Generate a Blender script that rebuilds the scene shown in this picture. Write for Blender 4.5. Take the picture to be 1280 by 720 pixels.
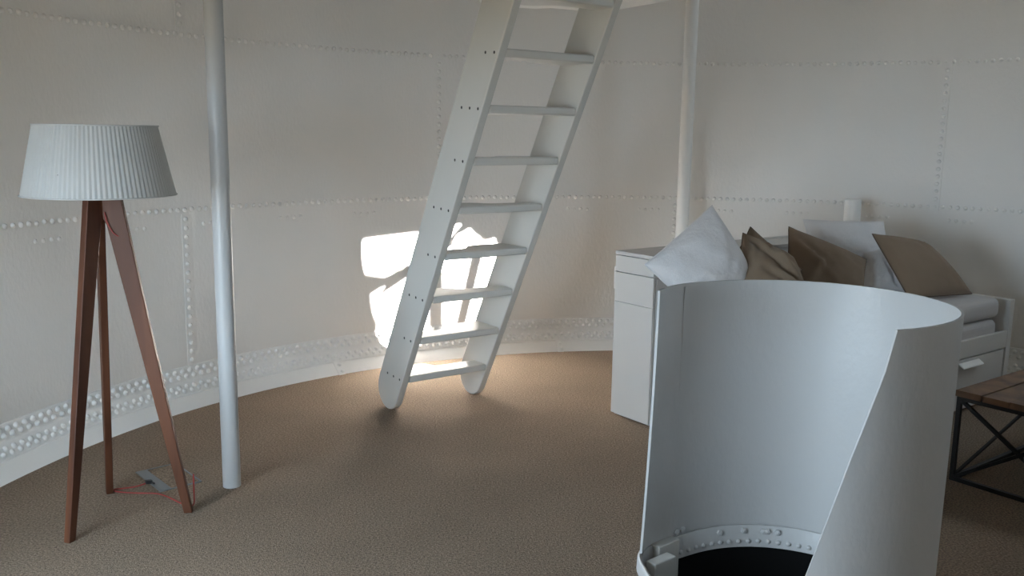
import bpy, bmesh, math, random
from mathutils import Vector, Matrix, noise

random.seed(7)
scene = bpy.context.scene
COL = scene.collection
for o in list(bpy.data.objects):
    bpy.data.objects.remove(o)

# ------------------------------------------------------------------ camera
PITCH, ROLL, CAM_H = 0.1692, 0.0146, 1.6
cam_d = bpy.data.cameras.new('camera')
cam_d.sensor_width = 36.0
cam_d.lens = 1132.8 / 1280.0 * 36.0
cam_d.clip_start = 0.02
cam = bpy.data.objects.new('camera', cam_d)
COL.objects.link(cam)
_c, _s = math.cos(PITCH), math.sin(PITCH)
fwd = Vector((0, _c, -_s)); right = Vector((1, 0, 0)); down = Vector((0, -_s, -_c))
cr, sr = math.cos(ROLL), math.sin(ROLL)
cx_ = cr * right - sr * down
cd_ = sr * right + cr * down
M = Matrix((cx_, -cd_, -fwd)).transposed().to_4x4()
M.translation = Vector((0, 0, CAM_H))
cam.matrix_world = M
scene.camera = cam

# ------------------------------------------------------------------ world, sun, exposure
RX, RY, RR = 1.081, 3.231, 3.553            # centre and radius of the round tank
CEIL = 3.5
world = bpy.data.worlds.new('world'); scene.world = world
world.use_nodes = True
bg = world.node_tree.nodes['Background']
bg.inputs[0].default_value = (0.66, 0.84, 1.0, 1)
bg.inputs[1].default_value = 15.0
SUN_EL = math.radians(23.0)
_h = Vector((0.95, -0.30)).normalized()
SUN = Vector((_h.x * math.cos(SUN_EL), _h.y * math.cos(SUN_EL), math.sin(SUN_EL)))   # towards the sun
sun_d = bpy.data.lights.new('sun', 'SUN'); sun_d.energy = 168.0; sun_d.angle = math.radians(0.36)
sun_d.color = (1.0, 0.97, 0.935)
sun = bpy.data.objects.new('sun', sun_d); COL.objects.link(sun)
sun.rotation_euler = SUN.to_track_quat('Z', 'Y').to_euler()
sun.location = (6, 0, 6)
scene.view_settings.view_transform = 'Standard'
scene.view_settings.look = 'None'
scene.view_settings.gamma = 1.0
scene.view_settings.use_curve_mapping = False
scene.view_settings.exposure = 0.16
try:
    scene.cycles.max_bounces = 14
    scene.cycles.diffuse_bounces = 10
    scene.cycles.caustics_reflective = False
    scene.cycles.caustics_refractive = False
    scene.cycles.sample_clamp_indirect = 12.0
except Exception:
    pass

# windows of the tank: angle from +y (clockwise), degrees; heights
WINDOWS = [(-135.0, -105.0, 0.35, 1.75)]
def wdir(th):
    t = math.radians(th)
    return Vector((math.sin(t), math.cos(t), 0))
def wp(th, r, z):
    d = wdir(th)
    return Vector((RX + d.x * r, RY + d.y * r, z))
for (a, b, z0, z1) in WINDOWS + [(53.5, 72.0, 2.15, 3.31)]:   # light portals: they guide the sky light through the openings
    m = (a + b) / 2
    ld = bpy.data.lights.new('window_portal', 'AREA')
    ld.shape = 'RECTANGLE'
    ld.size = 2 * RR * math.sin(math.radians((b - a) / 2)) + 0.05; ld.size_y = z1 - z0 + 0.05
    ld.cycles.is_portal = True
    lo = bpy.data.objects.new('window_portal', ld); COL.objects.link(lo)
    lo.location = wp(m, RR + 0.06, (z0 + z1) / 2)
    lo.rotation_euler = (wdir(m)).to_track_quat('Z', 'Y').to_euler()

# ------------------------------------------------------------------ materials
def nodes(name):
    m = bpy.data.materials.new(name); m.use_nodes = True
    nt = m.node_tree
    return m, nt, nt.nodes['Principled BSDF']
def paint(name, col, rough=0.45, bump=0.15, scale=90.0, stretch=1.0, var=0.03, spec=0.4):
    m, nt, b = nodes(name)
    b.inputs['Roughness'].default_value = rough
    b.inputs['Specular IOR Level'].default_value = spec
    tc = nt.nodes.new('ShaderNodeTexCoord')
    mp = nt.nodes.new('ShaderNodeMapping'); mp.inputs['Scale'].default_value = (1, 1, stretch)
    nt.links.new(tc.outputs['Object'], mp.inputs[0])
    n1 = nt.nodes.new('ShaderNodeTexNoise'); n1.inputs['Scale'].default_value = 3.0; n1.inputs['Detail'].default_value = 5
    nt.links.new(mp.outputs[0], n1.inputs['Vector'])
    mx = nt.nodes.new('ShaderNodeMix'); mx.data_type = 'RGBA'
    mx.inputs[6].default_value = tuple(c * (1 - var) for c in col) + (1,)
    mx.inputs[7].default_value = tuple(min(1, c * (1 + var)) for c in col) + (1,)
    nt.links.new(n1.outputs[0], mx.inputs[0]); nt.links.new(mx.outputs[2], b.inputs['Base Color'])
    if bump:
        n2 = nt.nodes.new('ShaderNodeTexNoise'); n2.inputs['Scale'].default_value = scale; n2.inputs['Detail'].default_value = 3
        nt.links.new(mp.outputs[0], n2.inputs['Vector'])
        bp = nt.nodes.new('ShaderNodeBump'); bp.inputs['Strength'].default_value = bump; bp.inputs['Distance'].default_value = 0.004
        nt.links.new(n2.outputs[0], bp.inputs['Height']); nt.links.new(bp.outputs[0], b.inputs['Normal'])
    return m
def wood(name, c1, c2, scale=6.0, axis=(1, 1, 0.08), rough=0.35, bump=0.08):
    m, nt, b = nodes(name)
    b.inputs['Roughness'].default_value = rough
    tc = nt.nodes.new('ShaderNodeTexCoord'); mp = nt.nodes.new('ShaderNodeMapping')
    mp.inputs['Scale'].default_value = axis
    nt.links.new(tc.outputs['Object'], mp.inputs[0])
    n1 = nt.nodes.new('ShaderNodeTexNoise'); n1.inputs['Scale'].default_value = scale; n1.inputs['Detail'].default_value = 8
    n1.inputs['Distortion'].default_value = 0.6
    nt.links.new(mp.outputs[0], n1.inputs['Vector'])
    rp = nt.nodes.new('ShaderNodeValToRGB')
    rp.color_ramp.elements[0].position = 0.32; rp.color_ramp.elements[0].color = c1 + (1,)
    rp.color_ramp.elements[1].position = 0.68; rp.color_ramp.elements[1].color = c2 + (1,)
    nt.links.new(n1.outputs[0], rp.inputs[0]); nt.links.new(rp.outputs[0], b.inputs['Base Color'])
    bp = nt.nodes.new('ShaderNodeBump'); bp.inputs['Strength'].default_value = bump; bp.inputs['Distance'].default_value = 0.002
    nt.links.new(n1.outputs[0], bp.inputs['Height']); nt.links.new(bp.outputs[0], b.inputs['Normal'])
    return m
def carpet_mat(name, c1, c2):
    m, nt, b = nodes(name)
    b.inputs['Roughness'].default_value = 0.95; b.inputs['Specular IOR Level'].default_value = 0.05
    tc = nt.nodes.new('ShaderNodeTexCoord')
    n1 = nt.nodes.new('ShaderNodeTexNoise'); n1.inputs['Scale'].default_value = 120; n1.inputs['Detail'].default_value = 4
    n2 = nt.nodes.new('ShaderNodeTexNoise'); n2.inputs['Scale'].default_value = 2.2; n2.inputs['Detail'].default_value = 4
    n3 = nt.nodes.new('ShaderNodeTexVoronoi'); n3.inputs['Scale'].default_value = 260
    for n in (n1, n2, n3): nt.links.new(tc.outputs['Object'], n.inputs['Vector'])
    rp = nt.nodes.new('ShaderNodeValToRGB')
    rp.color_ramp.elements[0].position = 0.3; rp.color_ramp.elements[0].color = c1 + (1,)
    rp.color_ramp.elements[1].position = 0.7; rp.color_ramp.elements[1].color = c2 + (1,)
    nt.links.new(n1.outputs[0], rp.inputs[0])
    mx = nt.nodes.new('ShaderNodeMix'); mx.data_type = 'RGBA'; mx.blend_type = 'MULTIPLY'; mx.inputs[0].default_value = 0.25
    nt.links.new(rp.outputs[0], mx.inputs[6]); nt.links.new(n2.outputs[0], mx.inputs[7])
    nt.links.new(mx.outputs[2], b.inputs['Base Color'])
    bp = nt.nodes.new('ShaderNodeBump'); bp.inputs['Strength'].default_value = 0.7; bp.inputs['Distance'].default_value = 0.006
    nt.links.new(n3.outputs[0], bp.inputs['Height']); nt.links.new(bp.outputs[0], b.inputs['Normal'])
    return m
def cloth(name, col, weave=420.0, bump=0.25, wr=14.0):
    m, nt, b = nodes(name)
    b.inputs['Roughness'].default_value = 0.85; b.inputs['Specular IOR Level'].default_value = 0.15
    b.inputs['Sheen Weight'].default_value = 0.15
    tc = nt.nodes.new('ShaderNodeTexCoord')
    n1 = nt.nodes.new('ShaderNodeTexNoise'); n1.inputs['Scale'].default_value = weave; n1.inputs['Detail'].default_value = 2
    n2 = nt.nodes.new('ShaderNodeTexNoise'); n2.inputs['Scale'].default_value = wr; n2.inputs['Detail'].default_value = 4
    for n in (n1, n2): nt.links.new(tc.outputs['Object'], n.inputs['Vector'])
    ad = nt.nodes.new('ShaderNodeMath'); ad.operation = 'MULTIPLY_ADD'; ad.inputs[1].default_value = 3.0
    nt.links.new(n2.outputs[0], ad.inputs[0]); nt.links.new(n1.outputs[0], ad.inputs[2])
    bp = nt.nodes.new('ShaderNodeBump'); bp.inputs['Strength'].default_value = bump; bp.inputs['Distance'].default_value = 0.004
    nt.links.new(ad.outputs[0], bp.inputs['Height']); nt.links.new(bp.outputs[0], b.inputs['Normal'])
    mx = nt.nodes.new('ShaderNodeMix'); mx.data_type = 'RGBA'
    mx.inputs[6].default_value = tuple(c * 0.93 for c in col) + (1,); mx.inputs[7].default_value = tuple(min(1, c * 1.05) for c in col) + (1,)
    nt.links.new(n1.outputs[0], mx.inputs[0]); nt.links.new(mx.outputs[2], b.inputs['Base Color'])
    return m
def plain(name, col, rough=0.5, metal=0.0, spec=0.5):
    m, nt, b = nodes(name)
    b.inputs['Base Color'].default_value = col + (1,)
    b.inputs['Roughness'].default_value = rough; b.inputs['Metallic'].default_value = metal
    b.inputs['Specular IOR Level'].default_value = spec
    return m

MAT = {}
MAT['wall'] = paint('wall_paint', (0.86, 0.825, 0.78), 0.55, 0.55, 55, 0.55, 0.02, 0.3)
MAT['rivet'] = paint('rivet_paint', (0.86, 0.825, 0.78), 0.6, 0.1, 120)
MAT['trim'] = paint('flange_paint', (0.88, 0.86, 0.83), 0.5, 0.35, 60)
MAT['ceil'] = paint('ceiling_paint', (0.32, 0.31, 0.29), 0.6, 0.2, 50)  # unseen ceiling, kept dark to dim the upper walls
MAT['white_gloss'] = paint('ladder_paint', (0.62, 0.60, 0.56), 0.28, 0.08, 60, 0.2, 0.02, 0.5)
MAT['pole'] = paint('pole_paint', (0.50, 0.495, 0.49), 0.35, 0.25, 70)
MAT['steel_white'] = paint('guard_paint', (0.56, 0.55, 0.54), 0.38, 0.35, 45, 0.6, 0.02, 0.45)
MAT['cab'] = plain('white_laminate', (0.60, 0.575, 0.545), 0.35)
MAT['cab_dark'] = plain('slot_shade', (0.16, 0.155, 0.15), 0.7)  # dark colour stands in for the shade of a deep slot
MAT['carpet'] = carpet_mat('brown_carpet', (0.13, 0.10, 0.075), (0.40, 0.305, 0.225))
MAT['lampwood'] = wood('walnut', (0.058, 0.020, 0.010), (0.125, 0.046, 0.022), 7, (1.5, 1.5, 0.12), 0.5)
MAT['lampwood'].node_tree.nodes['Principled BSDF'].inputs['Specular IOR Level'].default_value = 0.25
MAT['shade'] = cloth('shade_fabric', (0.67, 0.685, 0.69), 500, 0.05)
_m = MAT['shade']; _nt = _m.node_tree
_tr = _nt.nodes.new('ShaderNodeBsdfTranslucent'); _tr.inputs[0].default_value = (0.8, 0.78, 0.74, 1)
_mx = _nt.nodes.new('ShaderNodeMixShader'); _mx.inputs[0].default_value = 0.5
_nt.links.new(_nt.nodes['Principled BSDF'].outputs[0], _mx.inputs[1]); _nt.links.new(_tr.outputs[0], _mx.inputs[2])
_nt.links.new(_mx.outputs[0], _nt.nodes['Material Output'].inputs[0])
MAT['cord'] = plain('red_cord', (0.30, 0.035, 0.028), 0.6)
MAT['pillow_white'] = cloth('white_linen', (0.78, 0.76, 0.76), 300, 0.55, 26)
MAT['pillow_brown'] = cloth('brown_linen', (0.225, 0.163, 0.112), 380, 0.3, 12)
MAT['piping_brown'] = cloth('dark_brown_seam', (0.12, 0.085, 0.06), 380, 0.1)
MAT['mattress'] = cloth('grey_sheet', (0.50, 0.475, 0.465), 400, 0.12, 8)
MAT['tablewood'] = wood('table_wood', (0.075, 0.036, 0.016), (0.19, 0.098, 0.045), 9, (1, 1, 1), 0.65)
MAT['iron'] = plain('black_iron', (0.02, 0.018, 0.017), 0.45, 0.6)
MAT['screw'] = plain('dark_screw', (0.06, 0.058, 0.055), 0.4, 0.6)
MAT['grey_metal'] = plain('grey_metal', (0.20, 0.22, 0.23), 0.45, 0.5)
MAT['black'] = plain('shaft_darkness', (0.006, 0.006, 0.006), 0.8, 0, 0.1)  # near-black colour stands in for the unlit depth of the hatch
MAT['plug'] = plain('black_plug', (0.015, 0.015, 0.017), 0.5)
MAT['earth'] = paint('dry_ground', (0.10, 0.085, 0.06), 0.9, 0, 10, 1.0, 0.2, 0.1)
MAT['bulb'] = plain('opal_glass', (0.85, 0.84, 0.8), 0.2)

# ------------------------------------------------------------------ mesh helpers
class MB:
    def __init__(s): s.v = []; s.f = []
    def add(s, vs, fs):
        n = len(s.v); s.v += [Vector(v) for v in vs]; s.f += [tuple(i + n for i in f) for f in fs]
    def quadbox(s, o, x, y, z):
        o, x, y, z = map(Vector, (o, x, y, z))
        if x.cross(y).dot(z) < 0: o, x = o + x, -x
        s.add([o, o + x, o + x + y, o + y, o + z, o + x + z, o + x + y + z, o + y + z],
              [(0, 3, 2, 1), (4, 5, 6, 7), (0, 1, 5, 4), (1, 2, 6, 5), (2, 3, 7, 6), (3, 0, 4, 7)])
    def prism(s, pts, ext):
        ext = Vector(ext); n = len(pts); pts = [Vector(p) for p in pts]
        s.add(pts + [p + ext for p in pts], [tuple(range(n - 1, -1, -1)), tuple(range(n, 2 * n))] +
              [(i, (i + 1) % n, n + (i + 1) % n, n + i) for i in range(n)])
    def bar(s, a, b, w, h=None, up=(0, 0, 1)):
        a, b = Vector(a), Vector(b); d = (b - a).normalized(); h = h or w
        u = Vector(up)
        if abs(d.dot(u)) > 0.98: u = Vector((1, 0, 0))
        x = d.cross(u).normalized(); y = x.cross(d).normalized()
        s.quadbox(a - x * w / 2 - y * h / 2, x * w, y * h, b - a)
    def tube(s, pts, r, seg=8, closed=False):
        pts = [Vector(p) for p in pts]; n = len(pts); rings = []
        prev = None
        for i, p in enumerate(pts):
            t = (pts[(i + 1) % n] - pts[i - 1]) if closed else (pts[min(i + 1, n - 1)] - pts[max(i - 1, 0)])
            t.normalize()
            if prev is None:
                u = Vector((0, 0, 1)) if abs(t.z) < 0.9 else Vector((1, 0, 0))
                prev = t.cross(u).normalized()
            x = (prev - t * prev.dot(t)).normalized(); prev = x; y = t.cross(x)
            rings.append([p + x * r * math.cos(2 * math.pi * k / seg) + y * r * math.sin(2 * math.pi * k / seg) for k in range(seg)])
        vs = [v for rg in rings for v in rg]; fs = []
        for i in range(n if closed else n - 1):
            j = (i + 1) % n
            for k in range(seg):
                fs.append((i * seg + k, i * seg + (k + 1) % seg, j * seg + (k + 1) % seg, j * seg + k))
        if not closed:
            fs.append(tuple(range(seg - 1, -1, -1))); fs.append(tuple((n - 1) * seg + k for k in range(seg)))
        s.add(vs, fs)
    def lathe(s, prof, c, seg=48, closed=False):
        c = Vector(c); n = len(prof); vs = []
        for k in range(seg):
            t = 2 * math.pi * k / seg
            for (r, z) in prof: vs.append(c + Vector((r * math.cos(t), r * math.sin(t), z)))
        fs = []
        for k in range(seg):
            k2 = (k + 1) % seg
            for i in range(n if closed else n - 1):
                j = (i + 1) % n
                fs.append((k * n + i, k2 * n + i, k2 * n + j, k * n + j))
        s.add(vs, fs)
    def dome(s, c, nrm, r, h, seg=8, rings=((1.0, 0.0), (0.86, 0.55), (0.5, 0.9))):
        c, nrm = Vector(c), Vector(nrm).normalized()
        u = Vector((0, 0, 1)) if abs(nrm.z) < 0.9 else Vector((1, 0, 0))
        x = u.cross(nrm).normalized(); y = nrm.cross(x)
        vs = []
        for (q, hh) in rings:
            for k in range(seg):
                t = 2 * math.pi * k / seg
                vs.append(c + (x * math.cos(t) + y * math.sin(t)) * r * q + nrm * h * hh)
        vs.append(c + nrm * h)
        fs = []
        for i in range(len(rings) - 1):
            for k in range(seg):
                fs.append((i * seg + k, i * seg + (k + 1) % seg, (i + 1) * seg + (k + 1) % seg, (i + 1) * seg + k))
        b = (len(rings) - 1) * seg
        for k in range(seg): fs.append((b + k, b + (k + 1) % seg, b + seg))
        s.add(vs, fs)
    def build(s, name, mat, parent=None, smooth=False, bevel=0.0, seg=2, solid=None, recalc=True):
        loc = Vector((0, 0, 0)); p = parent
        while p is not None: loc += p.location; p = p.parent
        me = bpy.data.meshes.new(name)
        me.from_pydata([v - loc for v in s.v], [], s.f)
        if recalc:
            bm = bmesh.new(); bm.from_mesh(me); bmesh.ops.recalc_face_normals(bm, faces=bm.faces); bm.to_mesh(me); bm.free()
        me.materials.append(MAT[mat])
        ob = bpy.data.objects.new(name, me); COL.objects.link(ob)
        if parent: ob.parent = parent
        if smooth:
            me.polygons.foreach_set('use_smooth', [True] * len(me.polygons))
        if bevel:
            md = ob.modifiers.new('bevel', 'BEVEL'); md.width = bevel; md.segments = seg; md.limit_method = 'ANGLE'; md.angle_limit = math.radians(35)
        return ob
def smooth_angle(ob, deg=35):
    me = ob.data
    me.polygons.foreach_set('use_smooth', [True] * len(me.polygons))
    bm = bmesh.new(); bm.from_mesh(me)
    for e in bm.edges:
        if len(e.link_faces) == 2 and e.calc_face_angle(0) > math.radians(deg): e.smooth = False
    bm.to_mesh(me); bm.free()
def tag(o, label=None, cat=None, group=None, kind=None):
    if label: o['label'] = label
    if cat: o['category'] = cat
    if group: o['group'] = group
    if kind: o['kind'] = kind
    return o
def empty(name, loc, label, cat, group=None):
    o = bpy.data.objects.new(name, None); COL.objects.link(o); o.location = loc
    o.empty_display_size = 0.1
    return tag(o, label, cat, group)
def spline(pts, n=8):
    P = [Vector(p) for p in pts]; out = []
    for i in range(len(P) - 1):
        p0, p1, p2, p3 = P[max(i - 1, 0)], P[i], P[i + 1], P[min(i + 2, len(P) - 1)]
        for k in range(n):
            t = k / n
            out.append(0.5 * ((2 * p1) + (p2 - p0) * t + (2 * p0 - 5 * p1 + 4 * p2 - p3) * t * t + (3 * p1 - p0 - 3 * p2 + p3) * t ** 3))
    out.append(P[-1]); return out
A_ = Vector((0.8, 0.6, 0)); B_ = Vector((-0.6, 0.8, 0)); Z_ = Vector((0, 0, 1))     # the daybed's own axes
def W(a, b, z): return A_ * a + B_ * b + Z_ * z
def abox(mb, a0, a1, b0, b1, z0, z1): mb.quadbox(W(a0, b0, z0), A_ * (a1 - a0), B_ * (b1 - b0), Z_ * (z1 - z0))

# ================================================================== THE SETTING
GX, GY, GR = 0.9879, 3.0089, 0.467          # hatch centre and radius
ZU, ZL = 2.1154, 1.1421                      # the two horizontal rivet seams
PITCH_RIV = math.degrees(0.0133)

# --- shell with its openings
PATCH_UP = [(-36.26, 0.871), (-29.73, 0.898), (-24.19, 0.952), (-26.03, 0.829), (-30.73, 0.683), (-33.68, 0.608), (-35.93, 0.644), (-36.22, 0.737)]  # wanted sun patch outline on the wall; gives the unseen opening its shape
PATCH_MAIN = [(-35.3, 0.491), (-30.61, 0.616), (-25.29, 0.845), (-23.44, 0.917), (-22.02, 0.847), (-21.57, 0.82), (-20.13, 0.839), (-19.93, 0.802), (-19.31, 0.728), (-21.73, 0.213), (-27.26, 0.18), (-29.52, 0.105), (-33.28, 0.059), (-34.01, 0.122), (-34.74, 0.213), (-34.48, 0.282), (-35.01, 0.37)]
PATCH_GAPS = [[(-28.2, 0.62), (-26.5, 0.62), (-26.5, 0.148), (-28.4, 0.153)], [(-22.70, 0.80), (-21.25, 0.80), (-23.75, 0.18), (-25.1, 0.18)],
        [(-34.6, 0.50), (-29.8, 0.665), (-24.6, 0.90), (-25.3, 0.80), (-30.8, 0.585), (-34.8, 0.45)]]  # unlit gaps wanted in the sun patch, left uncut in the opening
def inpoly(x, y, P):
    c = False; j = len(P) - 1
    for i in range(len(P)):
        if (P[i][1] > y) != (P[j][1] > y) and x < (P[j][0] - P[i][0]) * (y - P[i][1]) / (P[j][1] - P[i][1]) + P[i][0]: c = not c
        j = i
    return c
def sun_opening(th, z):
    """unseen opening, shaped so its sunlight draws the wanted patch on the wall opposite"""
    p = wp(th, RR, z); d = -SUN
    ox, oy = p.x - RX, p.y - RY
    a = d.x * d.x + d.y * d.y; b = ox * d.x + oy * d.y
    t = -2 * b / a
    q = p + d * t
    tq = math.degrees(math.atan2(q.x - RX, q.y - RY))
    if not (inpoly(tq, q.z, PATCH_UP) or inpoly(tq, q.z, PATCH_MAIN)): return False
    return not any(inpoly(tq, q.z, B) for B in PATCH_GAPS)
ths = []
t = -180.0
brk = sorted([w[0] for w in WINDOWS] + [w[1] for w in WINDOWS])
SZ0, SZ1 = 53.0, 73.0
while t < 180.0 - 1e-6:
    ths.append(t); step = 0.125 if SZ0 <= t < SZ1 else 1.0
    t = round(t + step, 4)
zs = [-0.05, 0.35, 1.10, 1.75, 2.15]
z = 2.15
while z < CEIL - 0.12: z += 0.01; zs.append(round(z, 4))
zs.append(CEIL)
RS = RR + 0.006
vs, fs = [], []
nz = len(zs); nt_ = len(ths)
sunz = []
for th in ths:
    for z in zs: vs.append(wp(th, RS, z))
for i in range(nt_):
    j = (i + 1) % nt_
    t0 = ths[i]; t1 = ths[j] if j else 180.0
    tm = (t0 + t1) / 2
    for k in range(nz - 1):
        zm = (zs[k] + zs[k + 1]) / 2
        if any(w[0] < tm < w[1] and w[2] < zm < w[3] for w in WINDOWS): continue
        if SZ0 < tm < SZ1 and zm > 2.15 and sun_opening(tm, zm): sunz.append((tm, zm)); continue
        fs.append((i * nz + k, i * nz + k + 1, j * nz + k + 1, j * nz + k))
print('sun window', len(sunz), min(sunz), max(sunz), min(s[1] for s in sunz), max(s[1] for s in sunz))
mb = MB(); mb.add(vs, fs)
wall = mb.build('wall_round', 'wall', smooth=True, recalc=False)
tag(wall, 'white painted round riveted steel tank wall', kind='structure')
sol = wall.modifiers.new('thickness', 'SOLIDIFY'); sol.thickness = 0.012; sol.offset = -1.0

# --- riveted plates (three courses), each a sheet with a lapped edge
T = 0.010
def plate(th0, th1, z0, z1, r, lap_lo=False, lap_hi=False):
    n = max(2, int((th1 - th0) / 1.0))
    cols = []
    if lap_lo: cols += [(th0 - 0.42, r - T), (th0 + 0.45, r - T), (th0 + 1.1, r)]
    else: cols += [(th0 + 0.0, r)]
    if lap_hi: tail = [(th1 - 1.1, r), (th1 - 0.45, r - T), (th1 + 0.42, r - T)]
    else: tail = [(th1 + 0.0, r)]
    a, b = cols[-1][0], tail[0][0]
    cols += [(a + (b - a) * i / n, r) for i in range(1, n)] + tail
    mb = MB(); m = len(cols); v = []
    for (th, rr) in cols: v += [wp(th, rr, z0), wp(th, rr, z1), wp(th, RS - 0.0005, z0), wp(th, RS - 0.0005, z1)]
    f = []
    for i in range(m - 1):
        p, q = i * 4, i * 4 + 4
        f += [(p, p + 1, q + 1, q), (p + 1, p + 3, q + 3, q + 1), (p, q, q + 2, p + 2)]
    f += [(0, 2, 3, 1), (4 * (m - 1), 4 * (m - 1) + 1, 4 * (m - 1) + 3, 4 * (m - 1) + 2)]
    mb.add(v, f)
    o = mb.build('wall_plate', 'wall', wall, recalc=True)
    smooth_angle(o, 30)
    return o
for a, b, l in ((-90, -56.6, False), (-56.6, 2.0, True), (2.0, 58.0, True)):
    plate(a, b, 0.10, ZL + 0.03, RR, lap_lo=l)
for a, b, l in ((-90, -27.0, True), (-27.0, 31.08, True), (31.08, 58.0, False)):
    plate(a, b, ZL - 0.028, ZU + 0.028, RR - 0.011, lap_hi=l)
for a, b, l in ((-90, -56.3, False), (-56.3, 2.4, True), (2.4, 44.0, True)):
    plate(a, b, ZU - 0.03, CEIL, RR, lap_lo=l)

# --- seam rivets (too small to tell apart singly)
RIV_R, RIV_H = 0.0145, 0.0135
def rivrow(th_list, z, r, rr=RIV_R, hh=RIV_H):
    mb = MB()
    for th in th_list:
        if any(w[0] - 1 < th < w[1] + 1 and w[2] - .05 < z < w[3] + .05 for w in WINDOWS): continue
        j = random.uniform(-0.03, 0.03)
        mb.dome(wp(th + j, r, z + random.uniform(-.002, .002)), -wdir(th), rr * random.uniform(.92, 1.08), hh * random.uniform(.85, 1.1))
    o = mb.build('rivet_row', 'rivet', wall, smooth=True, recalc=False); tag(o, kind='stuff'); return o
N_RIV = int(360 / PITCH_RIV)
lo_ph = -16.26 * PITCH_RIV; up_ph = -9.56 * PITCH_RIV
rivrow([lo_ph + (k - N_RIV // 2) * 360 / N_RIV for k in range(N_RIV)], ZL, RR - 0.011)
rivrow([up_ph + (k - N_RIV // 2) * 360 / N_RIV for k in range(N_RIV)], ZU, RR - 0.011)
g4 = []
for k in range(-4, 9):
    g4 += [-72.05 + 8.72 * (k + 0) + 0.78 * i for i in range(4)] if k >= 0 else []
g4 += [-72.05 + 8.72 * k + 0.78 * i for k in (9, 10, 11, 12, 13) for i in range(4)]
rivrow(g4, ZL - 0.089, RR)
def rivcol(th, z0, z1, r):
    mb = MB(); n = int((z1 - z0) / 0.0505)
    for i in range(n + 1):
        mb.dome(wp(th, r, z0 + (z1 - z0) * i / n), -wdir(th), RIV_R, RIV_H)
    o = mb.build('rivet_column', 'rivet', wall, smooth=True, recalc=False); tag(o, kind='stuff')
rivcol(-56.6, 0.26, ZL - 0.055, RR - T); rivcol(2.0, 0.26, ZL - 0.055, RR - T)
rivcol(-27.0, ZL + 0.055, ZU - 0.055, RR - 0.011 - T); rivcol(31.08, ZL + 0.055, ZU - 0.055, RR - 0.011 - T)
rivcol(-56.3, ZU + 0.055, CEIL - 0.1, RR - T); rivcol(2.4, ZU + 0.055, CEIL - 0.1, RR - T)

# --- angle ring at the wall's foot
trim = MB()
prof = [(3.556, 0.230), (3.5415, 0.229), (3.5395, 0.222), (3.5395, 0.147), (3.536, 0.138), (3.500, 0.074), (3.5025, 0.064), (3.56, 0.06)]
trim.lathe(prof, (RX, RY, 0), 240)
trim = trim.build('trim_1', 'trim'); smooth_angle(trim, 28)
tag(trim, 'white riveted angle ring running round the foot of the wall', kind='structure')
strip = MB(); strip.lathe([(3.56, 0.060), (3.5035, 0.066), (3.41, -0.012), (3.40, -0.03)], (RX, RY, 0), 240)
strip = strip.build('trim_2', 'trim'); smooth_angle(strip, 40)
tag(strip, 'sloping white floor plate strip between the carpet and the angle ring', kind='structure')
rv = MB(); rv.dome((0, 0, 0), (0, 0, 1), 0.0158, 0.0150, 8)
rv_me = bpy.data.meshes.new('ring_rivet'); rv_me.from_pydata(rv.v, [], rv.f); rv_me.materials.append(MAT['trim'])
rv_me.polygons.foreach_set('use_smooth', [True] * len(rv_me.polygons))
def put_rivet(p, n, parent):
    o = bpy.data.objects.new('rivet', rv_me); COL.objects.link(o); o.parent = parent
    o.location = p; o.rotation_euler = Vector(n).to_track_quat('Z', 'Y').to_euler()
STEP = math.degrees(0.01465)
th = -88.0; k = 0
rest = MB()
sl_n = Vector((0.064, 0.036))               # inward, up (normal of the sloping leg)
while th < 58:
    ind = -78 < th < 1.2
    for (zz, off) in ((0.204, 0.0), (0.172, 0.5)):
        p = wp(th + off * STEP, 3.5395, zz); n = -wdir(th + off * STEP)
        if ind: put_rivet(p, n, trim)
        else: rest.dome(p, n, 0.0158, 0.0150)
    for (fr, off) in ((0.36, 0.25), (0.70, 0.75)):
        r = 3.536 + (3.500 - 3.536) * fr; zz = 0.138 + (0.074 - 0.138) * fr
        n = (-wdir(th + off * STEP) * 0.87 + Z_ * 0.49)
        rest.dome(wp(th + off * STEP, r, zz), n, 0.0145, 0.012)
    th += STEP
tag(rest.build('rivet_rows', 'trim', trim, smooth=True, recalc=False), kind='stuff')
for th in (-40.4, -12.3):                    # lapped joints of the floor plate
    d = wdir(th); tn = Vector((d.y, -d.x, 0))
    m = MB(); up = (wp(th, 3.503, 0.069) - wp(th, 3.412, -0.008)); nn = (-d * .64 + Z_ * .77)
    m.quadbox(wp(th, 3.412, -0.008) - tn * 0.004, tn * 0.045, up, nn * 0.004)
    m.build('joint_strap', 'trim', strip)
    for fr in (0.3, 0.75):
        m = MB(); m.dome(wp(th, 3.412, -0.008) + up * fr + tn * 0.03 + nn * 0.004, nn, 0.014, 0.011)
        m.build('rivet', 'trim', strip, smooth=True, recalc=False)

def rhole(t):                                # hatch outline, bulging a little at the left
    a = math.degrees(t) % 360
    return GR + 0.052 * math.exp(-((a - 156) / 17.0) ** 2)
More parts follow.
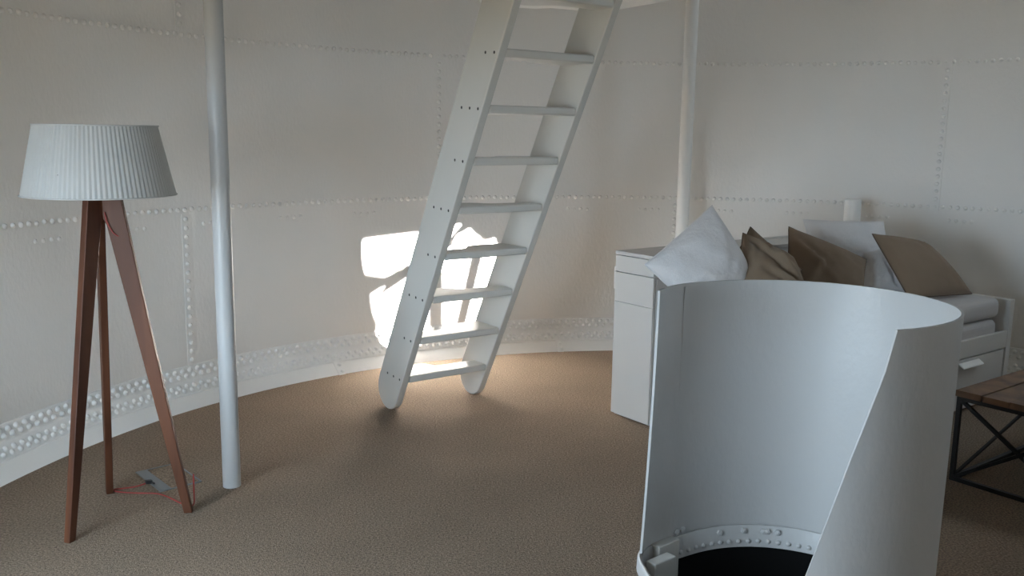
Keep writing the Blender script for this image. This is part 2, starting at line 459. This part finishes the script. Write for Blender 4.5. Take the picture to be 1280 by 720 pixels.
# --- floor: carpet disc with the round hatch hole
fl = MB(); v = []; seg = 192
for k in range(seg):
    t = 2 * math.pi * k / seg
    rr = 3.423 + 0.006 * noise.noise(Vector((math.cos(t) * 6, math.sin(t) * 6, 0)))
    for (c, r, z) in (((GX, GY), rhole(t) + 0.002, 0.0), ((RX, RY), rr, 0.0), ((RX, RY), rr + .002, -0.02), ((GX, GY), rhole(t) + 0.002, -0.03)):
        v.append((c[0] + r * math.cos(t), c[1] + r * math.sin(t), z))
f = []
for k in range(seg):
    j = (k + 1) % seg
    for i in range(4):
        f.append((k * 4 + i, j * 4 + i, j * 4 + (i + 1) % 4, k * 4 + (i + 1) % 4))
fl.add(v, f)
floor = fl.build('floor', 'carpet'); tag(floor, 'brown flecked carpet covering the round floor', kind='structure')

# --- ceiling
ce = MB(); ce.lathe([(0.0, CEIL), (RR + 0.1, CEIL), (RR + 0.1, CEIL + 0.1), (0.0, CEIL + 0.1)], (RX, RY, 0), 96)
ceil = ce.build('ceiling', 'ceil'); tag(ceil, 'grey ceiling of the round tank', kind='structure')

gm = MB(); gm.lathe([(0.0, -6.0), (60.0, -6.0), (60.0, -6.2), (0.0, -6.2)], (RX, RY, 0), 64)
gr_o = gm.build('ground', 'earth'); tag(gr_o, 'dry ground far below the raised tank', kind='structure')
# --- window frames behind the camera
for n, (a, b, z0, z1) in enumerate(WINDOWS):
    m = MB()
    for th in (a, (a + b) / 2, b):
        d = wdir(th); tn = Vector((d.y, -d.x, 0))
        m.quadbox(wp(th, RR - 0.02, z0 - .03) - tn * 0.022, tn * 0.044, d * 0.06, Z_ * (z1 - z0 + .06))
    for zz in (z0, (z0 + z1) / 2, z1):
        for i in range(8):
            p = wp(a + (b - a) * i / 8, RR + 0.01, zz); q = wp(a + (b - a) * (i + 1) / 8, RR + 0.01, zz)
            m.bar(p, q, 0.06, 0.04)
    o = m.build('window_%d' % (n + 1), 'trim'); tag(o, 'white framed window in the tank wall', kind='structure')

# ================================================================== THINGS
# ------------------------------------------------------------------ poles
def pole(x, y, r, z0, z1, label, name='support_pole', cap=False, group=None, mat='pole'):
    e = MB(); prof = [(0, z0), (r, z0), (r, z1 - (0.006 if cap else 0)), (r - (0.006 if cap else 0), z1), (0, z1)]
    e.lathe([(p[0], p[1] - z0) for p in prof], (0, 0, 0), 40)
    o = e.build(name, mat); o.location = (x, y, z0); smooth_angle(o, 40)
    tag(o, label, 'pole' if not cap else 'pipe', group); return o
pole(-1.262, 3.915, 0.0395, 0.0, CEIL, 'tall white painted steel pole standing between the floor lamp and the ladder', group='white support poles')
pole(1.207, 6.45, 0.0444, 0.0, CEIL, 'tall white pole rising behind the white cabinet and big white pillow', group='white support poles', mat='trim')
pole(2.345, 6.27, 0.055, 0.0, 1.186, 'short white pipe ending just above the pillows at the wall seam', 'pipe_stub', True, mat='trim')

# ------------------------------------------------------------------ ladder (alternating paddle treads)
O = Vector((-0.6756, 5.0501, 0)); wv = Vector((0.8129, 0.5823, 0)); rv_ = Vector((0.5823, -0.8129, 0))
dv = Vector((0.2706, -0.3777, 0.8855)); nr = Vector((0.5157, -0.7199, -0.4646))
LW, LD, LT = 0.6168, 0.2394, 0.0449
lad = empty('ladder', O.copy(), 'steep white wooden ladder stair with staggered paddle treads', 'ladder')
s0 = (LD / 2) * (1 - 0.4646) / 0.8855
s_top = (CEIL - 0.02) / 0.8855 - 0.14
def stringer(off):
    pts = []
    base = O + wv * off
    c = base + dv * s0 - nr * LD / 2
    for k in range(17):                       # rounded foot
        t = math.pi * k / 16
        pts.append(c + nr * (LD / 2) * math.cos(t) - dv * (LD / 2) * math.sin(t))
    # flatten the foot on the floor
    pts = [p if p.z > 0.001 else Vector((p.x, p.y, 0.001)) for p in pts]
    pts.append(base + dv * s_top - nr * LD); pts.append(base + dv * s_top)
    m = MB(); m.prism(pts, wv * LT)
    o = m.build('stringer', 'white_gloss', lad, bevel=0.006, seg=3)
    smooth_angle(o, 30)
    return o
strL = stringer(0.0); strR = stringer(LW - LT)
for i in range(12):
    z = 0.2287 + 0.2503 * i
    near = O + dv * (z / dv.z) - rv_ * 0.012
    if z > 3.2: break
    x0, x1 = LT, LW - LT
    wide_left = (i % 2 == 0)
    dw, dn = 0.235, 0.135
    back = []
    N = 18
    for k in range(N + 1):
        u = k / N
        s = 1 / (1 + math.exp(-(u - 0.46) * 34))
        d = dw + (dn - dw) * s if wide_left else dn + (dw - dn) * s
        back.append(near + wv * (x0 + (x1 - x0) * u) - rv_ * d)
    pts = [near + wv * x1, near + wv * x0] + back
    m = MB(); m.prism([p - Z_ * 0.0392 for p in pts], Z_ * 0.0392)
    o = m.build('tread', 'white_gloss', lad, bevel=0.009, seg=3); smooth_angle(o, 30)
    for side, st, dirn in ((0, strL, -1), (1, strR, 1)):
        cnt = 3 if (wide_left == (side == 0)) else 2
        for q in range(cnt):
            p = near - rv_ * (0.033 + 0.072 * q) - Z_ * (0.0195 - 0.004 * q) + wv * (LW if side else 0.0)
            mm = MB(); mm.dome(p - wv * dirn * 0.001, wv * dirn, 0.0082, 0.003, 10)
            mm.build('screw', 'screw', st, recalc=False)

# ------------------------------------------------------------------ landing slab above the ladder
land = MB()
pp = [(0.80, 4.70), (0.812, 4.939), (0.735, 5.09), (0.60, 5.32), (0.53, 5.385), (0.459, 5.402), (0.353, 5.397), (0.273, 5.354), (0.203, 5.318), (0.118, 5.352), (0.027, 5.33), (-0.13, 5.28), (-0.20, 5.12), (-0.16, 4.74), (0.3, 4.70)]
land.prism([Vector((x, y, 0)) for x, y in pp], Z_ * 0.05)
lo = empty('landing_shelf', (0.3, 5.0, 2.3), 'white shelf slab hung under the ceiling behind the ladder top', 'shelf')
for i in range(len(land.v)): land.v[i] += Vector((0, 0, 2.3))
land.build('slab', 'trim', lo, bevel=0.004)
for x, y in ((0.65, 4.8), (-0.05, 4.85), (0.30, 5.25)):
    m = MB(); m.bar((x, y, 2.34), (x, y, CEIL), 0.02); m.build('hanger_rod', 'trim', lo)

# ------------------------------------------------------------------ floor lamp
LC = Vector((-1.630, 3.584, 0))
lamp = empty('floor_lamp', LC.copy(), 'tripod floor lamp with dark wooden legs and pleated white shade', 'lamp')
for (fx, fy) in ((-1.716, 3.324), (-1.774, 3.81), (-1.354, 3.618)):
    rd = Vector((fx - LC.x, fy - LC.y, 0)); R0 = rd.length; rd.normalize(); tn = Vector((-rd.y, rd.x, 0))
    prof = [(0.004, 1.40), (0.075, 1.40), (0.081, 1.32), (R0 + 0.016, 0.0), (R0 - 0.017, 0.0), (0.020, 1.22), (0.004, 1.25)]
    m = MB(); m.prism([LC + rd * r + Z_ * z - tn * 0.0145 for r, z in prof], tn * 0.029)
    m.build('leg', 'lampwood', lamp, bevel=0.003)
# pleated shade
def shade_part(name, flare, zoff):
    np_ = 96; v = []; f = []
    zb, zt, rb, rt = 1.338, 1.607, 0.2815, 0.2235
    n = np_ * 2
    for lay in (0, 1):
        for k in range(n):
            t = 2 * math.pi * k / n
            am = 0.0013 if k % 2 else -0.0013
            for (z, r) in ((zb, rb), (zt, rt)):
                rr = r + am - lay * 0.003
                v.append(LC + Vector((rr * math.cos(t), rr * math.sin(t), z)))
    for k in range(n):
        j = (k + 1) % n
        f.append((k * 2, j * 2, j * 2 + 1, k * 2 + 1))
        b = n * 2
        f.append((b + k * 2, b + k * 2 + 1, b + j * 2 + 1, b + j * 2))
        f.append((k * 2, b + k * 2, b + j * 2, j * 2)); f.append((k * 2 + 1, j * 2 + 1, b + j * 2 + 1, b + k * 2 + 1))
    m = MB(); m.add(v, f)
    return m.build(name, 'shade', lamp)
sh = shade_part('lamp_shade', 0, 0)
m = MB()
for (z, r) in ((1.338, 0.2845), (1.607, 0.2265)):
    m.tube([LC + Vector((r * math.cos(2 * math.pi * k / 72), r * math.sin(2 * math.pi * k / 72), z)) for k in range(72)], 0.003, 6, True)
m.build('hem', 'shade', sh, smooth=True)
m = MB(); m.lathe([(0, 1.38), (0.05, 1.38), (0.05, 1.41), (0.02, 1.42), (0.02, 1.47), (0, 1.47)], LC, 24); m.build('lamp_holder', 'iron', lamp)
m = MB()
for k in range(3):
    t = k * 2.094 + 0.4
    m.bar(LC + Z_ * 1.425, LC + Vector((0.262 * math.cos(t), 0.262 * math.sin(t), 1.425)), 0.004)
m.build('shade_spider', 'iron', lamp)
m = MB(); m.lathe([(0, 1.465), (0.018, 1.47), (0.032, 1.51), (0.03, 1.54), (0.015, 1.56), (0, 1.564)], LC, 20); m.build('bulb', 'bulb', lamp, smooth=True)
# red cord: small loop under the shade, down the right leg, across the floor to the socket
rdR = Vector((-1.354 - LC.x, 3.618 - LC.y, 0)).normalized(); tnR = Vector((-rdR.y, rdR.x, 0))
m = MB()
m.tube(spline([LC + rdR * 0.018 + Z_ * 1.27 - tnR * 0.02, LC + rdR * 0.026 + Z_ * 1.23 - tnR * 0.022, LC + rdR * 0.045 + Z_ * 1.19 - tnR * 0.02, LC + rdR * 0.066 + Z_ * 1.172 - tnR * 0.012], 6), 0.0022, 6)
m.build('cord', 'cord', lamp, smooth=True)
m = MB()
m.tube(spline([(-1.335, 3.640, 0.16), (-1.338, 3.645, 0.08), (-1.345, 3.655, 0.02), (-1.375, 3.672, 0.005), (-1.42, 3.700, 0.005), (-1.50, 3.765, 0.005), (-1.565, 3.798, 0.005), (-1.66, 3.800, 0.005),
               (-1.74, 3.812, 0.005), (-1.765, 3.835, 0.005), (-1.73, 3.850, 0.005), (-1.68, 3.873, 0.006), (-1.640, 3.905, 0.012)], 6), 0.0034, 6)
m.build('cord', 'cord', lamp, smooth=True)

# ------------------------------------------------------------------ floor socket
fs_c = Vector((-1.60, 3.98, 0))
sock = empty('floor_socket', fs_c.copy(), 'grey metal floor socket box with carpeted lid by the lamp', 'floor socket')
c1 = Vector((-1.755, 4.046, 0)); c2 = Vector((-1.556, 3.827, 0)); wdt = Vector((0.14, 0.125, 0))
m = MB()
for p, q in ((c1 + wdt, c2 + wdt), (c2, c2 + wdt), (c1, c1 + wdt)): m.bar(p + Z_ * 0.002, q + Z_ * 0.002, 0.007, 0.006)
m.build('lid_frame', 'grey_metal', sock)
m = MB(); m.quadbox(c1 + wdt * 0.3 + Z_ * 0.0005, c2 - c1, wdt * 0.68, Z_ * 0.002); m.build('carpet_inlay', 'carpet', sock)
m = MB(); m.quadbox(c1 - Z_ * 0.0, c2 - c1, wdt * 0.28, Z_ * 0.005); m.build('metal_flap', 'grey_metal', sock, bevel=0.0015)
m = MB(); m.bar((-1.650, 3.900, 0.016), (-1.628, 3.918, 0.012), 0.02, 0.016); m.bar((-1.632, 3.915, 0.012), (-1.61, 3.902, 0.008), 0.008)
m.build('plug', 'plug', sock, bevel=0.002)

# ------------------------------------------------------------------ hatch guard
gd = empty('hatch_guard', (GX, GY, 0), 'white curved steel guard sheet standing round the floor hatch', 'hatch guard')
RT = [(160, .491), (138, .479), (119, .453), (96, .446), (74, .451), (50, .458), (26, .470), (8, .477), (-7, .484), (-22, .477), (-39, .465), (-56, .456), (-74, .4555), (-120, .456)]
RB = [(160, .517), (150, .513), (135, .480), (120, .4685), (95, .467), (60, .467), (0, .467), (-120, .467)]
TOPZ = [(160, 1.055), (-74, 1.055), (-77.5, .935), (-82, .825), (-88, .675), (-95, .475), (-101, .30), (-110, .06), (-120, .05)]
def interp(tab, x):
    for (a, b) in zip(tab, tab[1:]):
        if (a[0] - x) * (b[0] - x) <= 0:
            return a[1] + (b[1] - a[1]) * (x - a[0]) / (b[0] - a[0] + 1e-9)
    return tab[-1][1]
def sm(tab, x, w=8):
    return sum(interp(tab, max(min(x + d, tab[0][0]), tab[-1][0])) for d in (-w, -w / 2, 0, w / 2, w)) / 5
angs = []
a = 160.0
while a > -74.0: angs.append(a); a -= 3.0
angs += [-74.0, -75.5, -77.5, -79.5, -82, -85, -88, -91.5, -95, -98, -101, -104, -107, -109.8]
NV = 14
v = []
ZB = 0.05
for a in angs:
    t = math.radians(a); zt = interp(TOPZ, a)
    for k in range(NV + 1):
        z = ZB + (zt - ZB) * k / NV
        u = (z - ZB) / 1.005
        r = sm(RB, a) * (1 - u) + sm(RT, a) * u
        if a > 135: r = interp(RB, a) * (1 - u) ** 1.6 + sm(RT, a, 4) * (1 - (1 - u) ** 1.6)
        for rr in (r, r + 0.009):
            v.append((GX + rr * math.cos(t), GY + rr * math.sin(t), z))
f = []
n2 = (NV + 1) * 2
for i in range(len(angs) - 1):
    p, q = i * n2, (i + 1) * n2
    for k in range(NV):
        f.append((p + 2 * k, p + 2 * k + 2, q + 2 * k + 2, q + 2 * k))
        f.append((p + 2 * k + 1, q + 2 * k + 1, q + 2 * k + 3, p + 2 * k + 3))
    f.append((p + 2 * NV, p + 2 * NV + 1, q + 2 * NV + 1, q + 2 * NV)); f.append((p, q, q + 1, p + 1))
for k in range(NV):
    f.append((2 * k, 2 * k + 1, 2 * k + 3, 2 * k + 2))
    e = (len(angs) - 1) * n2; f.append((e + 2 * k, e + 2 * k + 2, e + 2 * k + 3, e + 2 * k + 1))
m = MB(); m.add(v, f); o = m.build('guard_sheet', 'steel_white', gd); smooth_angle(o, 40)
# vertical weld line inside
m = MB(); pts = []
for k in range(20):
    z = 0.06 + 0.985 * k / 19; u = (z - ZB) / 1.005; r = (sm(RB, 137) * (1 - u) + sm(RT, 137) * u) - 0.001; t = math.radians(136)
    pts.append((GX + r * math.cos(t) + random.uniform(-.001, .001), GY + r * math.sin(t), z))
m.tube(pts, 0.003, 6); m.build('weld_seam', 'steel_white', gd, smooth=True)
# coaming: inner ring with rivets, outer bead
def ring(mb, prof, seg=120):                 # closed profile (offset from the hatch outline, height)
    n = len(prof); v = []; f = []
    for k in range(seg):
        t = 2 * math.pi * k / seg
        for (dr, z) in prof:
            r = rhole(t) + dr; v.append((GX + r * math.cos(t), GY + r * math.sin(t), z))
    for k in range(seg):
        k2 = (k + 1) % seg
        for i in range(n):
            j = (i + 1) % n; f.append((k * n + i, k2 * n + i, k2 * n + j, k * n + j))
    mb.add(v, f)
m = MB(); ring(m, [(0.009, 0.040), (-0.002, 0.044), (-0.005, 0.040), (-0.0125, -0.046), (-0.004, -0.05), (0.009, -0.05)])
co = m.build('coaming', 'steel_white', gd); smooth_angle(co, 40)
m = MB(); ring(m, [(0.0095, 0.052), (0.014, 0.050), (0.018, 0.040), (0.020, 0.0), (0.0095, 0.0)])
o = m.build('coaming_bead', 'steel_white', gd); smooth_angle(o, 50)
for k in range(72):
    t = 2 * math.pi * (k + 0.3) / 72; d = Vector((math.cos(t), math.sin(t), 0))
    if d.y < -0.2: continue
    m = MB(); m.dome(Vector((GX, GY, -0.022)) + d * (rhole(t) - 0.0105), -d, 0.0105, 0.009); m.build('rivet', 'steel_white', co, smooth=True, recalc=False)
for a, z in ((94, .022), (84, .02), (82, .022), (77, .02), (129, .062), (133, .062), (107, .02)):
    t = math.radians(a); d = Vector((math.cos(t), math.sin(t), 0))
    m = MB(); m.dome(Vector((GX, GY, z)) + d * (rhole(t) - 0.0065 if z < .05 else 0.478), -d, 0.013, 0.012, 6, ((1, 0), (1, .6), (.75, .75), (.45, .8))); m.build('bolt', 'steel_white', co, recalc=False)
# shaft, coloured near black for the darkness below
m = MB(); ring(m, [(-0.004, -0.05), (-0.004, -1.9), (-0.46, -1.9), (-0.46, -1.92), (0.01, -1.92), (0.01, -0.05)])
m.build('shaft', 'black', gd, smooth=True)

# ladder that goes down the hatch
hl = empty('hatch_ladder', (0.60, 3.28, -1.85), 'white wooden ladder head sticking up at the left inside the floor hatch', 'ladder')
ex = Vector((0.77, 0.64, 0)).normalized(); ey = Vector((ex.y, -ex.x, 0))
for p0, zt in ((Vector((0.547, 3.140, 0)), 0.03), (Vector((0.578, 3.245, 0)), 0.05)):
    m = MB(); q0 = p0
    m.quadbox(q0 + Z_ * -1.85, ex * 0.118, ey * -0.046, Z_ * (1.85 + zt)); m.build('stringer', 'white_gloss', hl, bevel=0.004)
for z in (-0.3, -0.6, -0.9, -1.2, -1.5):
    m = MB(); m.bar(Vector((0.60, 3.215, z)), Vector((0.655, 3.34, z)), 0.04, 0.03); m.build('rung', 'white_gloss', hl)

# ------------------------------------------------------------------ storage cabinet behind the daybed
cab = empty('storage_cabinet', W(4.5, 3.56, 0), 'long low white laminate cabinet behind the pillows with closed end door', 'cabinet')
CA0, CA1, CB0, CB1, CH = 3.517, 5.45, 3.412, 3.715, 0.956
m = MB(); abox(m, CA0 + 0.02, CA1, CB0 + 0.012, CB1 - 0.004, 0.0, CH - 0.022); m.build('body', 'cab', cab, bevel=0.002)
m = MB(); abox(m, CA0, CA0 + 0.018, CB0 + 0.002, CB1, 0.842, CH - 0.024); m.build('end_panel', 'cab', cab, bevel=0.002)
m = MB(); abox(m, CA0, CA0 + 0.018, CB0 + 0.002, CB1, 0.012, 0.668); m.build('end_door', 'cab', cab, bevel=0.0015)
m = MB(); abox(m, CA0, CA0 + 0.018, CB0 + 0.002, CB1, 0.6695, 0.836); m.build('end_panel', 'cab', cab, bevel=0.0015)
m = MB(); abox(m, CA0 - 0.002, CA1, CB0, 3.635, CH - 0.02, CH); m.build('top', 'cab', cab, bevel=0.002)
m = MB(); abox(m, CA0 - 0.002, CA1, 3.672, CB1, CH - 0.02, CH); m.build('top_rail', 'cab', cab, bevel=0.002)
for a0, a1 in ((CA0 - 0.002, 3.80), (4.42, 4.70), (5.2, CA1)):
    m = MB(); abox(m, a0, a1, 3.635, 3.672, CH - 0.02, CH); m.build('top_bridge', 'cab', cab)
m = MB(); abox(m, CA0 + 0.02, CA1, 3.635, 3.672, CH - 0.0225, CH - 0.021); m.build('slot_floor', 'cab_dark', cab)  # strip coloured dark as the shade inside the slot
m = MB(); abox(m, CA0 + 0.004, CA0 + 0.05, CB1, CB1 + 0.014, 0.735, 0.865); m.build('pull_tab', 'cab', cab, bevel=0.003)
m = MB(); abox(m, CA0 + 0.025, CA1, CB0 + 0.002, CB0 + 0.012, 0.02, 0.83); m.build('front_panel', 'cab', cab, bevel=0.002)

# ------------------------------------------------------------------ daybed
bed = empty('daybed', W(4.7, 2.97, 0), 'white daybed with end boards and a lipped storage drawer', 'daybed')
BA0, BA1, BB0, BB1 = 3.56, 5.805, 2.549, 3.40
m = MB(); abox(m, BA1 - 0.055, BA1, BB0, BB1, 0.0, 0.632); m.build('end_board', 'cab', bed, bevel=0.004)
m = MB(); abox(m, BA0, BA0 + 0.055, BB0, BB1, 0.0, 0.632); m.build('end_board', 'cab', bed, bevel=0.004)
m = MB(); abox(m, BA0 + 0.055, BA1 - 0.055, BB0, BB0 + 0.025, 0.335, 0.441); m.build('front_rail', 'cab', bed, bevel=0.003)
m = MB(); abox(m, BA0 + 0.055, BA1 - 0.055, BB1 - 0.03, BB1, 0.03, 0.62); m.build('back_board', 'cab', bed, bevel=0.003)
m = MB(); abox(m, BA0 + 0.055, BA1 - 0.055, BB0 + 0.03, BB1 - 0.03, 0.36, 0.40); m.build('slat_base', 'cab', bed)
m = MB(); abox(m, BA0 + 0.055, BA1 - 0.055, BB0 + 0.018, BB0 + 0.03, 0.02, 0.335); m.build('inner_front', 'cab', bed)
for a0, a1 in ((BA0 + 0.06, 4.675), (4.682, BA1 - 0.078)):
    m = MB(); abox(m, a0, a1, BB0 + 0.001, BB0 + 0.02, 0.02, 0.325); dr = m.build('drawer', 'cab', bed, bevel=0.002)
    mid = (a0 + a1) / 2
    m = MB(); h0 = mid - 0.02; h1 = mid + 0.215
    m.prism([W(h0, BB0 + 0.001, 0.309), W(h0, BB0 - 0.03, 0.288), W(h0, BB0 - 0.032, 0.282), W(h0, BB0 + 0.001, 0.300)], A_ * (h1 - h0))
    m.build('handle', 'trim', dr)
def mattress(z0, z1, a1, label):
    m = MB(); abox(m, BA0 + 0.06, a1, BB0 + 0.02, BB1 - 0.035, z0, z1)
    o = m.build('mattress', 'mattress', bevel=0.045, seg=5); tag(o, label, 'mattress', 'stacked daybed mattresses')
    loc = W(4.6, 2.97, z0); o.data.transform(Matrix.Translation(-loc)); o.location = loc
    return o
mattress(0.402, 0.522, 5.66, 'lower grey sheeted mattress of the two on the daybed')
mattress(0.524, 0.652, 5.675, 'upper grey sheeted mattress carrying the pillows on the daybed')

# ------------------------------------------------------------------ pillows
def pillow(name, c, thick, mat, label, group, pinch=0.10, wr=0.010, folds=(), pip=None, seed=0, back=0.5):
    c = [Vector(p) for p in c]                # corners in order, seen from the front
    cen = sum(c, Vector()) / 4
    nrm = (c[2] - c[0]).cross(c[3] - c[1]).normalized()
    if nrm.dot(Vector((0, 0, 1.6)) - cen) < 0: nrm = -nrm
    N = 30
    def P(u, v):
        # edges draw in between the corners
        uu = u * (1 - pinch * (1 - v * v) * abs(u) ** 3); vv = v * (1 - pinch * (1 - u * u) * abs(v) ** 3)
        a, b = (uu + 1) / 2, (vv + 1) / 2
        return c[0] * (1 - a) * (1 - b) + c[1] * a * (1 - b) + c[2] * a * b + c[3] * (1 - a) * b
    v = []; f = []; idx = {}
    for side in (1, -1):
        for i in range(N + 1):
            for j in range(N + 1):
                u = math.sin(math.pi / 2 * (2 * i / N - 1)); w = math.sin(math.pi / 2 * (2 * j / N - 1))
                edge = i in (0, N) or j in (0, N)
                if side == -1 and edge: idx[(side, i, j)] = idx[(1, i, j)]; continue
                p = P(u, w)
                h = max(0, (1 - u * u)) ** 0.48 * max(0, (1 - w * w)) ** 0.48
                d = thick / 2 * h * (1.0 if side == 1 else back)
                env = min(1, 3 * (1 - max(abs(u), abs(w)))) if not edge else 0
                d += wr * env * noise.noise(Vector((u * 2.2 + seed, w * 2.2, side * 3 + seed)))
                d += 0.5 * wr * env * noise.noise(Vector((u * 5 + seed, w * 5 - seed, side)))
                if side == 1:
                    for (fu, fv, ang, dep, wid, ln) in folds:
                        ca, sa = math.cos(ang), math.sin(ang)
                        x = (u - fu) * ca + (w - fv) * sa; y = -(u - fu) * sa + (w - fv) * ca
                        d += env * dep * (math.exp(-((y - wid) / wid) ** 2) - 1.3 * math.exp(-(y / (wid * .6)) ** 2)) * math.exp(-(x / ln) ** 2)
                idx[(side, i, j)] = len(v); v.append(p + nrm * d * side)
        for i in range(N):
            for j in range(N):
                q = [idx[(side, i, j)], idx[(side, i + 1, j)], idx[(side, i + 1, j + 1)], idx[(side, i, j + 1)]]
                f.append(tuple(q if side == 1 else q[::-1]))
    base = Vector((cen.x, cen.y, min(p.z for p in c)))
    root = empty(name, base, label, 'pillow', group)
    m = MB(); m.add(v, f); m.build('pillow_cover', mat, root, smooth=True)
    m = MB(); loop = []
    n = 22
    for k in range(n): loop.append(P(-1 + 2 * k / n, -1))
    for k in range(n): loop.append(P(1, -1 + 2 * k / n))
    for k in range(n): loop.append(P(1 - 2 * k / n, 1))
    for k in range(n): loop.append(P(-1, 1 - 2 * k / n))
    m.tube(loop, 0.0042, 6, True); m.build('seam_edge', pip or mat, root, smooth=True)
    return root
BR = 'brown linen pillows'; WH = 'white linen pillows'
pillow('pillow', [(0.690, 4.675, 0.934), (1.084, 4.946, 1.226), (1.337, 4.889, 0.822), (0.957, 4.685, 0.690)], 0.25, 'pillow_white',
       'large white pillow tipped on its corner against the cabinet end', WH, 0.02, 0.016, [(0.5, 0.1, 2.2, .008, .10, .5), (0.5, .5, 2.4, .010, .08, .4)], seed=1, back=0.15)
pillow('pillow', [(1.370, 5.216, 1.086), (1.665, 5.147, 0.851), (1.472, 5.055, 0.696), (1.207, 5.102, 0.842)], 0.13, 'pillow_brown',
       'brown pillow half hidden, peaking behind the crumpled brown one', BR, 0.06, 0.012, [(0.2, -.2, .4, .012, .12, .5)], 'piping_brown', seed=2, back=0.2)
pillow('pillow', [(1.279, 5.018, 1.071), (1.192, 4.777, 0.760), (1.602, 4.748, 0.722), (1.544, 4.941, 0.949)], 0.20, 'pillow_brown',
       'crumpled brown pillow next to the large white one', BR, 0.02, 0.02, [(-.1, .1, .9, .03, .16, .9), (.45, .2, 1.1, .02, .12, .7), (-.6, -.1, .5, .02, .1, .6)], 'piping_brown', seed=3, back=0.2)
pillow('pillow', [(1.664, 5.455, 1.067), (2.128, 5.405, 0.882), (2.075, 5.275, 0.67), (1.606, 5.246, 0.725)], 0.20, 'pillow_brown',
       'wide brown pillow with a pointed corner in the middle of the row', BR, 0.03, 0.014, [(-.45, -.25, .8, .022, .14, .6), (-.2, .3, 1.9, .016, .12, .6)], 'piping_brown', seed=4, back=0.3)
pillow('pillow', [(1.849, 5.770, 1.084), (2.347, 5.741, 1.080), (2.394, 5.615, 0.782), (1.902, 5.611, 0.746)], 0.17, 'pillow_white',
       'white pillow standing at the back in front of the pipe stub', WH, 0.04, 0.012, [(.1, .4, .1, .012, .12, .8)], seed=5, back=0.2)
pillow('pillow', [(2.17, 5.56, 0.90), (2.36, 5.60, 0.95), (2.44, 5.45, 0.672), (2.10, 5.46, 0.672)], 0.13, 'pillow_white',
       'small white pillow wedged behind the rightmost brown pillow', WH, 0.04, 0.012, [(.3, .3, 1.2, .012, .12, .7)], seed=6, back=0.3)
pillow('pillow', [(2.175, 5.465, 1.030), (2.545, 5.575, 0.972), (2.815, 5.47, 0.672), (2.346, 5.275, 0.675)], 0.19, 'pillow_brown',
       'smooth brown pillow leaning at the right end of the row', BR, 0.0, 0.006, [(-.75, 0, 1.57, .008, .1, .8)], 'piping_brown', seed=7, back=0.25)

# ------------------------------------------------------------------ coffee table
TC = Vector((2.10, 4.12, 0))
tab = empty('coffee_table', TC + A_ * 0.67 - B_ * 0.3, 'low table with wooden plank top and black crossed iron frame', 'table')
TL, TWd, TZ = 1.35, 0.60, 0.443
def tp(a, b, z): return TC + A_ * a - B_ * b + Z_ * z
np_ = 5
for i in range(np_):
    m = MB(); b0 = TWd * i / np_ + 0.001; b1 = TWd * (i + 1) / np_ - 0.001
    m.quadbox(tp(-0.008, b0 - (0.006 if i == 0 else 0), TZ - 0.03), A_ * (TL + 0.016), -B_ * (b1 - b0), Z_ * (0.03 - 0.0015 * (i % 2)))
    m.build('plank', 'tablewood', tab, bevel=0.002)
S_ = 0.02
for a in (0.01, TL - 0.01):
    for b in (0.01, TWd - 0.01):
        m = MB(); m.bar(tp(a, b, 0.0), tp(a, b, TZ - 0.03), S_, S_, A_); m.build('leg', 'iron', tab)
def fbar(n, p, q, w=S_):
    m = MB(); m.bar(p, q, w, w); m.build(n, 'iron', tab)
for z in (S_ / 2, TZ - 0.04):
    for b in (0.01, TWd - 0.01): fbar('frame_bar', tp(0.02, b, z), tp(TL - 0.02, b, z))
    for a in (0.01, TL - 0.01): fbar('frame_bar', tp(a, 0.02, z), tp(a, TWd - 0.02, z))
for a in (0.01, TL - 0.01):
    fbar('cross_brace', tp(a, 0.02, 0.02), tp(a, TWd - 0.02, TZ - 0.05), 0.016)
    fbar('cross_brace', tp(a + 0.001, 0.02, TZ - 0.05), tp(a + 0.001, TWd - 0.02, 0.02), 0.016)
for b in (0.01, TWd - 0.01):
    fbar('cross_brace', tp(0.02, b, 0.02), tp(TL - 0.02, b, TZ - 0.05), 0.012)
    fbar('cross_brace', tp(0.02, b + .001, TZ - 0.05), tp(TL - 0.02, b + .001, 0.02), 0.012)
